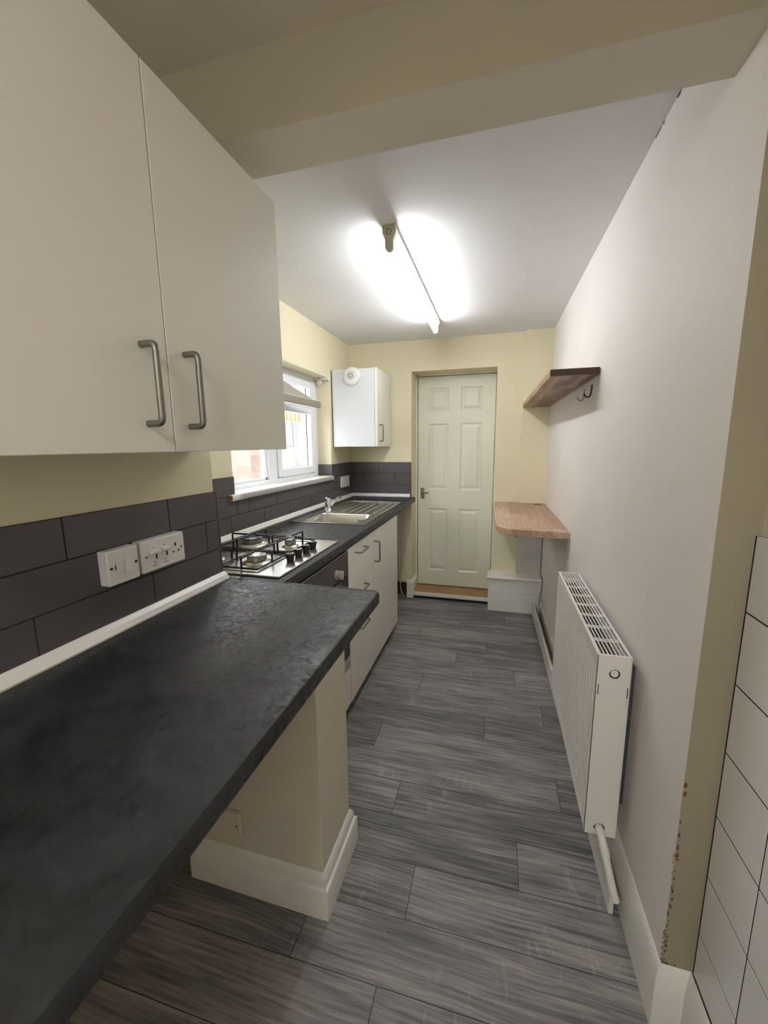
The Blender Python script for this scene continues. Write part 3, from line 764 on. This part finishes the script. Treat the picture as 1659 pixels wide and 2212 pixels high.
# drainer: sunk tray with raised ribs
bm = B()
bx(bm, KX0 + .006, KX1 - .006, 2.452, 2.475, .9105, .9140); bx(bm, KX0 + .006, KX1 - .006, 2.975, KY_1 - .006, .9105, .9140)
bx(bm, KX0 + .006, KX1 - .006, 2.47, 2.98, .9102, .9115)
for k in range(8):
    x = -1.105 + k * .0555
    tube(bm, [(x, 2.462, .9115), (x, 2.485, .9155), (x, 2.955, .9150), (x, 2.985, .9115)], .0045, 8, flat=1)
obj('drainer', bm, steel, sk, smooth=40)
# mixer tap
tp = thing('mixer_tap', (-1.089, 2.487, .914), 'chrome mixer tap behind the sink bowl with its spout swung toward the drainer', 'tap')
bm = B(); lathe(bm, (-1.089, 2.487, .9135), [(.026, 0), (.026, .006), (.022, .010), (.0205, .05), (.019, .062), (.014, .072)], 'z', 32); obj('body', bm, chrome, tp, smooth=40)
bm = B(); tube(bm, [(-1.089, 2.49, .935), (-1.089, 2.56, .958), (-1.089, 2.655, .990), (-1.089, 2.70, .984), (-1.089, 2.705, .968)], [.0135, .012, .0115, .0125, .0125], 14); obj('spout', bm, chrome, tp, smooth=40)
bm = B(); lathe(bm, (-1.089, 2.487, .982), [(.0195, 0), (.021, .006), (.021, .016), (.016, .024), (.004, .026)], 'z', 28); tube(bm, [(-1.089, 2.487, 1.0), (-1.085, 2.452, 1.012)], [.008, .006], 10)
obj('lever', bm, chrome, tp, smooth=40)

# ------------------------------------------------------------------ electrical plates
sx = XL1 + .0105
def plate(bm, y0, y1, z0, z1, t, X=sx, bev=.003): bx(bm, X, X + t - .008, y0 + .001, y1 - .001, z0 + .001, z1 - .001); bx(bm, X + t - .009, X + t, y0, y1, z0, z1, bev)
s = thing('fused_spur_switch', (sx, .733, 1.033), 'square white fused spur switch on the charcoal tiles, left of the cooker switch', 'switch')
bm = B(); plate(bm, .690, .774, 1.033, 1.117, .028); obj('plate', bm, plastic, s)
X = sx + .028
bm = B(); bx(bm, X, X + .0015, .711, .727, 1.060, 1.090, .0004); bx(bm, X, X + .0006, .7085, .7110, 1.069, 1.081, mi=1); obj('fuse_holder', bm, [plastic, darkhole], s)
bm = B(); prism(bm, [(X, 1.058), (X + .006, 1.058), (X + .0012, 1.090), (X, 1.090)], .738, .756, 'y'); obj('rocker', bm, plastic, s)
bm = B()
for y in (.699, .766):
    bm = B(); lathe(bm, (X, y, 1.075), [(.0035, 0), (.0035, .0006)], 'x', 14); obj('screw', bm, darkhole, s)
s = thing('cooker_switch', (sx, .857, 1.033), 'wide white cooker switch with socket on the charcoal tiles, right of the spur switch', 'switch')
bm = B(); plate(bm, .784, .930, 1.034, 1.118, .028, bev=.005); obj('plate', bm, plastic, s)
for y in (.823, .858):
    bm = B(); bx(bm, X, X + .002, y - .010, y + .010, 1.062, 1.088, .0008)
    prism(bm, [(X, 1.078), (X + .012, 1.083), (X + .012, 1.088), (X, 1.090)], y - .012, y + .012, 'y'); bx(bm, X + .0021, X + .0024, y + .001, y + .007, 1.065, 1.077, mi=1)
    bx(bm, X, X + .0005, y - .003, y + .003, 1.094, 1.0955, mi=1); bx(bm, X, X + .0005, y - .003, y + .003, 1.0555, 1.057, mi=1); bx(bm, X, X + .0005, y - .008, y + .008, 1.0475, 1.049, mi=1)
    obj('switch_lever', bm, [plastic, lettering], s)
bm = B()
bx(bm, X, X + .0006, .893, .898, 1.083, 1.092); bx(bm, X, X + .0006, .884, .890, 1.066, 1.070); bx(bm, X, X + .0006, .903, .909, 1.066, 1.070); obj('socket_slots', bm, darkhole, s)
for y in (.797, .917):
    bm = B(); lathe(bm, (X, y, 1.0755), [(.0035, 0), (.0035, .0006)], 'x', 14); obj('screw', bm, brassy, s)
s = thing('socket_plate', (XL2 + .01, 3.19, 1.01), 'small white switch plate on the dark tiles under the corner cabinet', 'switch')
bm = B(); plate(bm, 3.100, 3.278, 1.010, 1.100, .012, X=XL2 + .0105, bev=.002); obj('plate', bm, plastic, s)
bm = B(); bx(bm, XL2 + .0225, XL2 + .0245, 3.178, 3.198, 1.045, 1.065, .0006); obj('rocker', bm, plastic, s)
s = thing('blanking_plate', (-.745, .888, .19), 'beige electrical plate low on the stub wall under the worktop', 'switch plate')
bm = B(); bx(bm, -.845, -.703, .874, .8875, .19, .272, .003); obj('plate', bm, paletan, s)
bm = B(); lathe(bm, (-.715, .874, .231), [(.003, 0), (.003, -.0008)], 'y', 12); obj('screw', bm, darkhole, s)

# ------------------------------------------------------------------ fluorescent batten
fl = thing('fluorescent_light', (-.433, 2.28, ZC), 'white fluorescent batten light with lit tube on the ceiling', 'ceiling light')
LX = -.433; LY0, LY1 = 1.657, 2.905
bm = B(); prism(bm, [(LX - .024, ZC - .0005), (LX - .024, ZC - .030), (LX - .014, ZC - .046), (LX + .014, ZC - .046), (LX + .024, ZC - .030), (LX + .024, ZC - .0005)], LY0 + .01, LY1 - .01, 'y')
obj('housing', bm, gloss, fl)
capm = mat('aged_cream_plastic', (.60, .55, .42), .45)
for ya, yb in ((LY0, LY0 + .018), (LY1 - .018, LY1)):
    bm = B()
    pr = [(LX - .027, ZC - .0005), (LX - .027, ZC - .028), (LX - .021, ZC - .040), (LX - .0165, ZC - .052)]
    arc = [(LX + .0165 * math.cos(a), ZC - .076 + .0165 * math.sin(a)) for a in [PI + k * PI / 10 for k in range(11)]]
    prism(bm, pr + arc + [(LX + .0165, ZC - .052), (LX + .021, ZC - .040), (LX + .027, ZC - .028), (LX + .027, ZC - .0005)], ya, yb, 'y')
    e = obj('end_cap', bm, capm, fl)
    bm = B(); tube(bm, [(LX + .010 * math.cos(k * PI / 12), ya - .0002, ZC - .024 + .010 * math.sin(k * PI / 12)) for k in range(25)], .0008, 6); obj('knockout', bm, lettering, e)
bm = B(); tube(bm, [(LX, LY0 + .018, ZC - .076), (LX, LY1 - .018, ZC - .076)], .013, 20); obj('tube', bm, tubem, fl, smooth=50)

# added fill lamp, unseen, brightens the nearer room from behind the photographer
nl = thing('added_fill_lamp', (-.15, -.75, ZN), 'added round fill lamp on the nearer ceiling behind the camera', 'ceiling light')
bm = B(); lathe(bm, (-.15, -.75, ZN - .02), [(.13, .019), (.13, 0), (.125, -.004)], 'z', 32); obj('base', bm, plastic, nl, smooth=40)
bm = B(); lathe(bm, (-.15, -.75, ZN - .024), [(.122, 0), (.115, -.022), (.09, -.040), (.05, -.050), (.005, -.053)], 'z', 32); obj('fill_lamp_shade', bm, emit('fill_lamp_glow', (1, .97, .925), 21.5), nl, smooth=60)

# ------------------------------------------------------------------ radiator
rd = thing('radiator', (.33, 1.53, .209), 'white double-panel radiator on the right wall', 'radiator')
RX0, RX1, RY0, RY1, RZ0, RZ1_ = .2882, .3713, 1.1466, 1.9056, .209, .7793
# corrugated front and rear panels
def panel(xf, sgn):
    bm = B(); n = 25; z0, z1 = RZ0 + .002, RZ1_ - .036; prev = None
    ys = []
    a, b = RY0 + .016, RY1 - .016; st = (b - a) / n
    prof = [(RY0 + .003, 0)]
    for k in range(n):
        y = a + k * st
        prof += [(y, 0), (y + st * .14, .011), (y + st * .50, .011), (y + st * .64, 0)]
    prof += [(b, 0), (RY1 - .003, 0)]
    cols = []
    for y, d in prof:
        cols.append([bm.verts.new((xf, y, z0)), bm.verts.new((xf, y, z0 + .012)), bm.verts.new((xf + sgn * d, y, z0 + .020)),
                     bm.verts.new((xf + sgn * d, y, z1 - .012)), bm.verts.new((xf, y, z1)), bm.verts.new((xf, y, RZ1_ - .008))])
    for c0, c1 in zip(cols[:-1], cols[1:]):
        for k in range(5): bm.faces.new((c0[k], c1[k], c1[k + 1], c0[k + 1]))
    bx(bm, min(xf + sgn * .0122, xf + sgn * .0135), max(xf + sgn * .0122, xf + sgn * .0135), RY0 + .003, RY1 - .003, z0, RZ1_ - .01)
    return bm
radw = mat('radiator_enamel', (.80, .775, .73), .3)
obj('front_panel', panel(RX0, 1), radw, rd); obj('rear_panel', panel(RX1, -1), radw, rd)
bm = B(); 
bm2 = bm
x = RX0 + .0145
y = RY0 + .03
while y < RY1 - .03:   # convector fins between the panels
    bx(bm, x, RX1 - .0145, y, y + .0008, RZ0 + .02, RZ1_ - .05); y += .02
obj('convector_fins', bm, mat('fin_metal', (.35, .34, .33), .5), rd)
# side cover with holes
def ring_pts(cx, cz, r, n=24): return [(cx + r * math.cos(2 * PI * k / n), cz + r * math.sin(2 * PI * k / n)) for k in range(n)]
def cover(yy, sgn):
    bm = B()
    # plate with two round openings, made by filling between outline and circles
    out = [(RX0 - .001, RZ0), (RX1, RZ0), (RX1, RZ1_ - .0004), (RX0 - .001, RZ1_ - .0004)]
    holes = [ring_pts(.3318, .7265, .0138), ring_pts(.3272, .2343, .0152)]
    es = []
    for lp in [out] + holes:
        vs = [bm.verts.new((p[0], yy, p[1])) for p in lp]
        es += [bm.edges.new((vs[i], vs[(i + 1) % len(vs)])) for i in range(len(vs))]
    bmesh.ops.triangle_fill(bm, edges=es, use_beauty=True, normal=Vector((0, -1, 0)))
    r = bmesh.ops.extrude_face_region(bm, geom=list(bm.faces))
    bmesh.ops.translate(bm, verts=[v for v in r['geom'] if isinstance(v, bmesh.types.BMVert)], vec=(0, sgn * .0015, 0))
    # folded flanges and pressed details
    bx(bm, RX0 - .001, RX0 + .0005, min(yy, yy + sgn * .008), max(yy, yy + sgn * .008), RZ0, RZ1_ - .001); bx(bm, RX1 - .0005, RX1 + .001, min(yy, yy + sgn * .008), max(yy, yy + sgn * .008), RZ0, RZ1_ - .001)
    if sgn > 0:
        bx(bm, .2928, .2949, yy - .0006, yy, .6608, .6916, mi=1); bx(bm, .3656, .3677, yy - .0006, yy, .659, .690, mi=1)
        lathe(bm, (.3318, yy, .6835), [(.007, 0), (.007, -.0004), (.0062, -.0004), (.0062, 0)], 'y', 20, caps=False)
    return bm
obj('side_cover', cover(RY0, 1), [radw, darkhole], rd); obj('side_cover', cover(RY1, -1), [radw, darkhole], rd)
# grille on top: ladder of slots
bm = B()
gx0, gx1 = RX0 + .004, RX1 - .003; zt = RZ1_
bx(bm, RX0 - .0015, RX0 + .005, RY0 + .0018, RY1 - .0018, zt - .012, zt, .001); bx(bm, RX1 - .005, RX1 + .001, RY0 + .0018, RY1 - .0018, zt - .012, zt, .001)
bx(bm, gx0, gx1, RY0 + .0016, RY0 + .008, zt - .010, zt); bx(bm, gx0, gx1, RY1 - .008, RY1 - .0016, zt - .010, zt)
ns = 8; L_ = (RY1 - RY0 - .016) / ns
for k in range(1, ns):
    y = RY0 + .008 + L_ * k
    for off in (-.0065, 0.0, .0065):
        pts = [(gx0 + (gx1 - gx0) * q / 8, y + off - .0045 * math.sin(PI * q / 8), zt - (.0018 if off else .004)) for q in range(9)]
        tube(bm, pts, .0018, 6)
for j in range(8):
    x = gx0 + .002 + (gx1 - gx0 - .004) * (j + .0) / 7.0
    bx(bm, x - .0016, x + .0016, RY0 + .004, RY1 - .004, zt - .0032, zt - .0006)
obj('top_grille', bm, radw, rd)
inn = mat('radiator_inner_shade', (.035, .03, .028), .7)  # near-black sheets stand for the shade behind the slots and holes
bm = B(); bx(bm, RX0 + .012, RX1 - .012, RY0 + .03, RY1 - .03, zt - .045, zt - .040); obj('shade_sheet', bm, inn, rd)
for z_ in (.7265, .2343):
    bm = B(); bx(bm, .3100, .3520, RY0 + .016, RY0 + .018, z_ - .02, z_ + .02); obj('shade_backing', bm, inn, rd)
bm = B(); lathe(bm, (.3330, RY0 + .014, .7250), [(.0105, 0), (.0105, -.010), (.0088, -.012), (.0088, -.010), (.004, -.010), (.004, -.017), (.001, -.017)], 'y', 24); obj('vent_plug', bm, plastic, rd, smooth=40)
brk = mat('bracket_metal', (.10, .11, .11), .5, .5)
for y in (1.20, 1.78):
    bm = B(); bx(bm, RX1, XR(y) - .0005, y, y + .03, .28, .725); obj('wall_bracket', bm, brk, rd)
vp = thing('radiator_pipe', (.34, 1.10, .06), 'white painted pipe leaving the near lower corner of the radiator', 'pipe')
bm = B(); tube(bm, [(.3272, RY0 + .012, .2343), (.3272, RY0 - .014, .2343), (.332, RY0 - .03, .218), (.343, RY0 - .055, .165), (.354, RY0 - .075, .115), (.362, RY0 - .080, .09)], [.0108, .0112, .011, .0105, .0105, .0105], 16)
obj('pipe_run', bm, gloss, vp, smooth=60)
bm = B(); lathe(bm, (.3272, RY0 - .006, .2343), [(.0118, .010), (.0125, -.004), (.0118, -.008)], 'y', 16); obj('coupling', bm, plastic, vp, smooth=40)
bm = B(); tube(bm, [(.3335, RY0 - .033, .211), (.3385, RY0 - .044, .187)], .0128, 16); obj('coupling', bm, gloss, vp, smooth=40)

# ------------------------------------------------------------------ wooden shelves
# lower bracket shelf with rounded near corner
zq0, zq1 = .853, .8885
pts = [(.397, 2.262)]
pts = [(XR(2.26) - .001, 2.262), (.30, 2.262), (.20, 2.268), (.13, 2.276), (.075, 2.292), (.035, 2.325), (.012, 2.375), (.005, 2.43), (.0, 2.60), (-.006, YB - .003), (.176, YB - .003), (.176, YB - .034), (XR(3.36) - .002, YB - .034)]
sh = thing('wooden_shelf', (.2, 2.8, zq0), 'low pale oak-block shelf with a rounded corner in the far right corner', 'shelf')
bm = B(); prism(bm, pts, zq0, zq1, 'z', bev=.003); obj('board', bm, oak, sh)
bm = B(); lathe(bm, (.311, 3.29, zq1 - .0005), [(.032, 0), (.032, .0012)], 'z', 24); obj('cable_hole', bm, mat('dark_wood_hole', (.16, .08, .04), .8), sh)
bm = B(); tube(bm, [(.115, 2.30, zq0), (.115, 2.30, zq0 - .014)], .004, 10); obj('fixing_pin', bm, brassy, sh)
bm = B(); bx(bm, .385, .395, 2.3, 2.33, .79, zq0); bx(bm, .33, .39, 2.3, 2.33, zq0 - .003, zq0); obj('bracket', bm, gloss, sh)
# upper shelf
zu0, zu1 = 1.630, 1.658
sh = thing('wooden_shelf', (.29, 2.6, zu0), 'high dark acacia-block shelf on the right wall above the two hooks', 'shelf')
bm = B(); y0, y1 = 1.873, YB - .035
prism(bm, [(.203, y0), (XR(y0) - .004, y0), (XR(y1) - .001, y1), (.178, y1)], zu0, zu1, 'z', bev=.001); obj('board', bm, walnut, sh)
bm = B(); bx(bm, .202, XR(y0) - .004, y0 - .0012, y0, zu0 + .0005, zu1 - .0005)
obj('end_grain', bm, mat('dark_end_grain', (.055, .028, .016), .6, var=.5, vscale=14, stretch=(1.2, 1, .2)), sh)
bm = B(); tube(bm, [(.243, 3.22, zu0), (.243, 3.22, zu0 - .022)], .0035, 8); obj('fixing_pin', bm, brassy, sh)

# wall hooks
def hook(y, z, m, label, sc=1.0):
    x = XR(y)
    h = thing('wall_hook', (x, y, z - .05), label, 'hook', None)
    bm = B(); bx(bm, x - .0035, x - .0003, y - .012, y + .012, z - .026, z, .001); obj('back_plate', bm, m, h)
    bm = B(); tube(bm, [(x - .003, y, z - .020), (x - .004, y, z - .042), (x - .010, y, z - .053), (x - .022, y, z - .052), (x - .032, y, z - .036)], .0033, 8, rc=.006); obj('hook_arm', bm, m, h, smooth=50)
hook(2.155, 1.606, mat('grey_green_metal', (.28, .33, .31), .35, .6), 'grey metal wall hook under the high shelf, farther of the two')
hook(2.005, 1.606, blackpl, 'black metal wall hook under the high shelf, nearer of the two')

# cable down the far right corner
bm = B()
tube(bm, [(.372, 3.352, .851), (.370, 3.350, .62), (.373, 3.351, .60), (.370, 3.349, .31), (.374, 3.232, .300), (.373, 3.234, .24), (.362, 3.236, .17), (.358, 3.238, .115), (.360, 3.24, .085)], .0028, 8, rc=.008)
tag(obj('cable', bm, mat('grey_cable', (.16, .15, .15), .5), smooth=60), 'thin grey cable hanging in the far right corner below the low shelf', 'cable')
bm = B()
tube(bm, [(-.815, YB + .02, .16), (-.808, YB + .008, .12), (-.806, YB + .01, .07), (-.795, YB + .012, .03), (-.786, YB + .018, .012)], .0045, 8)
tag(obj('cut_pipe', bm, cable, smooth=60), 'thin pale pipe end in the hole at the foot of the back wall', 'pipe')

# ------------------------------------------------------------------ outside
bm = B(); bx(bm, -8, XL2 - .25, -3, 14, -.3, -.2)
struct('yard_ground', bm, mat('yard_concrete', (.35, .34, .33), .9, var=.1)).name = 'ground'
bw1_ = brickmat('pale_brick', (.235, .18, .145), (.275, .215, .18), (.25, .23, .20), rot=(PI / 2, 0, PI / 2))
bw2_ = brickmat('pink_brick', (.19, .125, .10), (.235, .165, .13), (.22, .195, .175), rot=(PI / 2, 0, PI / 2))
rend = mat('weathered_grey_render', (.125, .12, .115), .9, var=.25, vscale=3, stretch=(1, 6, 1))
bm = B(); bx(bm, -3.2, -2.7, 1.5, 4.03, -.2, 2.6); tag(obj('brick_wall', bm, bw1_), 'pale brick wall of the neighbouring building outside the window', 'wall')
bm = B(); bx(bm, -3.1, -2.72, 4.031, 4.64, -.2, 1.9); tag(obj('brick_wall', bm, bw2_), 'pinkish brick garden wall outside, seen through the fixed left pane', 'wall')
bm = B(); bx(bm, -3.0, -2.70, 4.641, 5.09, -.2, 1.345); tag(obj('brick_wall', bm, bw2_), 'low reddish brick garden wall outside, seen through the lower right pane', 'wall')
bm = B(); bx(bm, -3.1, -2.725, 4.641, 5.1, 1.346, 1.68); bx(bm, -3.1, -2.72, 5.101, 7.5, -.2, 1.68); tag(obj('rendered_wall', bm, rend), 'weathered grey rendered wall outside behind the low brick wall', 'wall')
fn = thing('trellis_fence', (-2.85, 5.6, 1.681), 'orange timber fence panel topping the grey wall outside the window', 'fence')
bm = B(); bx(bm, -2.86, -2.83, 4.645, 7.5, 1.681, 1.90); obj('panel', bm, mat('orange_timber', (.32, .18, .075), .7, var=.2, vscale=8), fn)
bm = B()
for k in range(24): bx(bm, -2.828, -2.812, 4.66 + k * .12, 4.672 + k * .12, 1.681, 2.02)
for z in (1.69, 1.83, 1.96): bx(bm, -2.826, -2.812, 4.645, 7.5, z, z + .014)
obj('trellis', bm, mat('weathered_timber', (.30, .26, .20), .8), fn)

# ------------------------------------------------------------------ light, world, camera
w = bpy.data.worlds.new('World'); SC.world = w; w.use_nodes = True
bg = w.node_tree.nodes['Background']; bg.inputs[0].default_value = (.93, .965, 1.0, 1); bg.inputs[1].default_value = 2.3
f = 868.05; yaw, pi_, ro = -.2733, -.1647, -.0104
fw = Vector((math.sin(yaw) * math.cos(pi_), math.cos(yaw) * math.cos(pi_), math.sin(pi_)))
r = fw.cross(Vector((0, 0, 1))).normalized(); u = r.cross(fw)
r2 = r * math.cos(ro) + u * math.sin(ro); u2 = -r * math.sin(ro) + u * math.cos(ro)
cd = bpy.data.cameras.new('Camera'); cam = bpy.data.objects.new('Camera', cd); COL.objects.link(cam)
M = Matrix((r2, u2, -fw)).transposed().to_4x4(); M.translation = (0, 0, 1.3538); cam.matrix_world = M
cd.sensor_fit = 'HORIZONTAL'; cd.sensor_width = 36; cd.lens = f / 1659 * 36; cd.clip_start = .01
SC.camera = cam
vs = SC.view_settings; vs.view_transform = 'Standard'; vs.look = 'None'; vs.gamma = 1; vs.exposure = 1.93; vs.use_curve_mapping = False
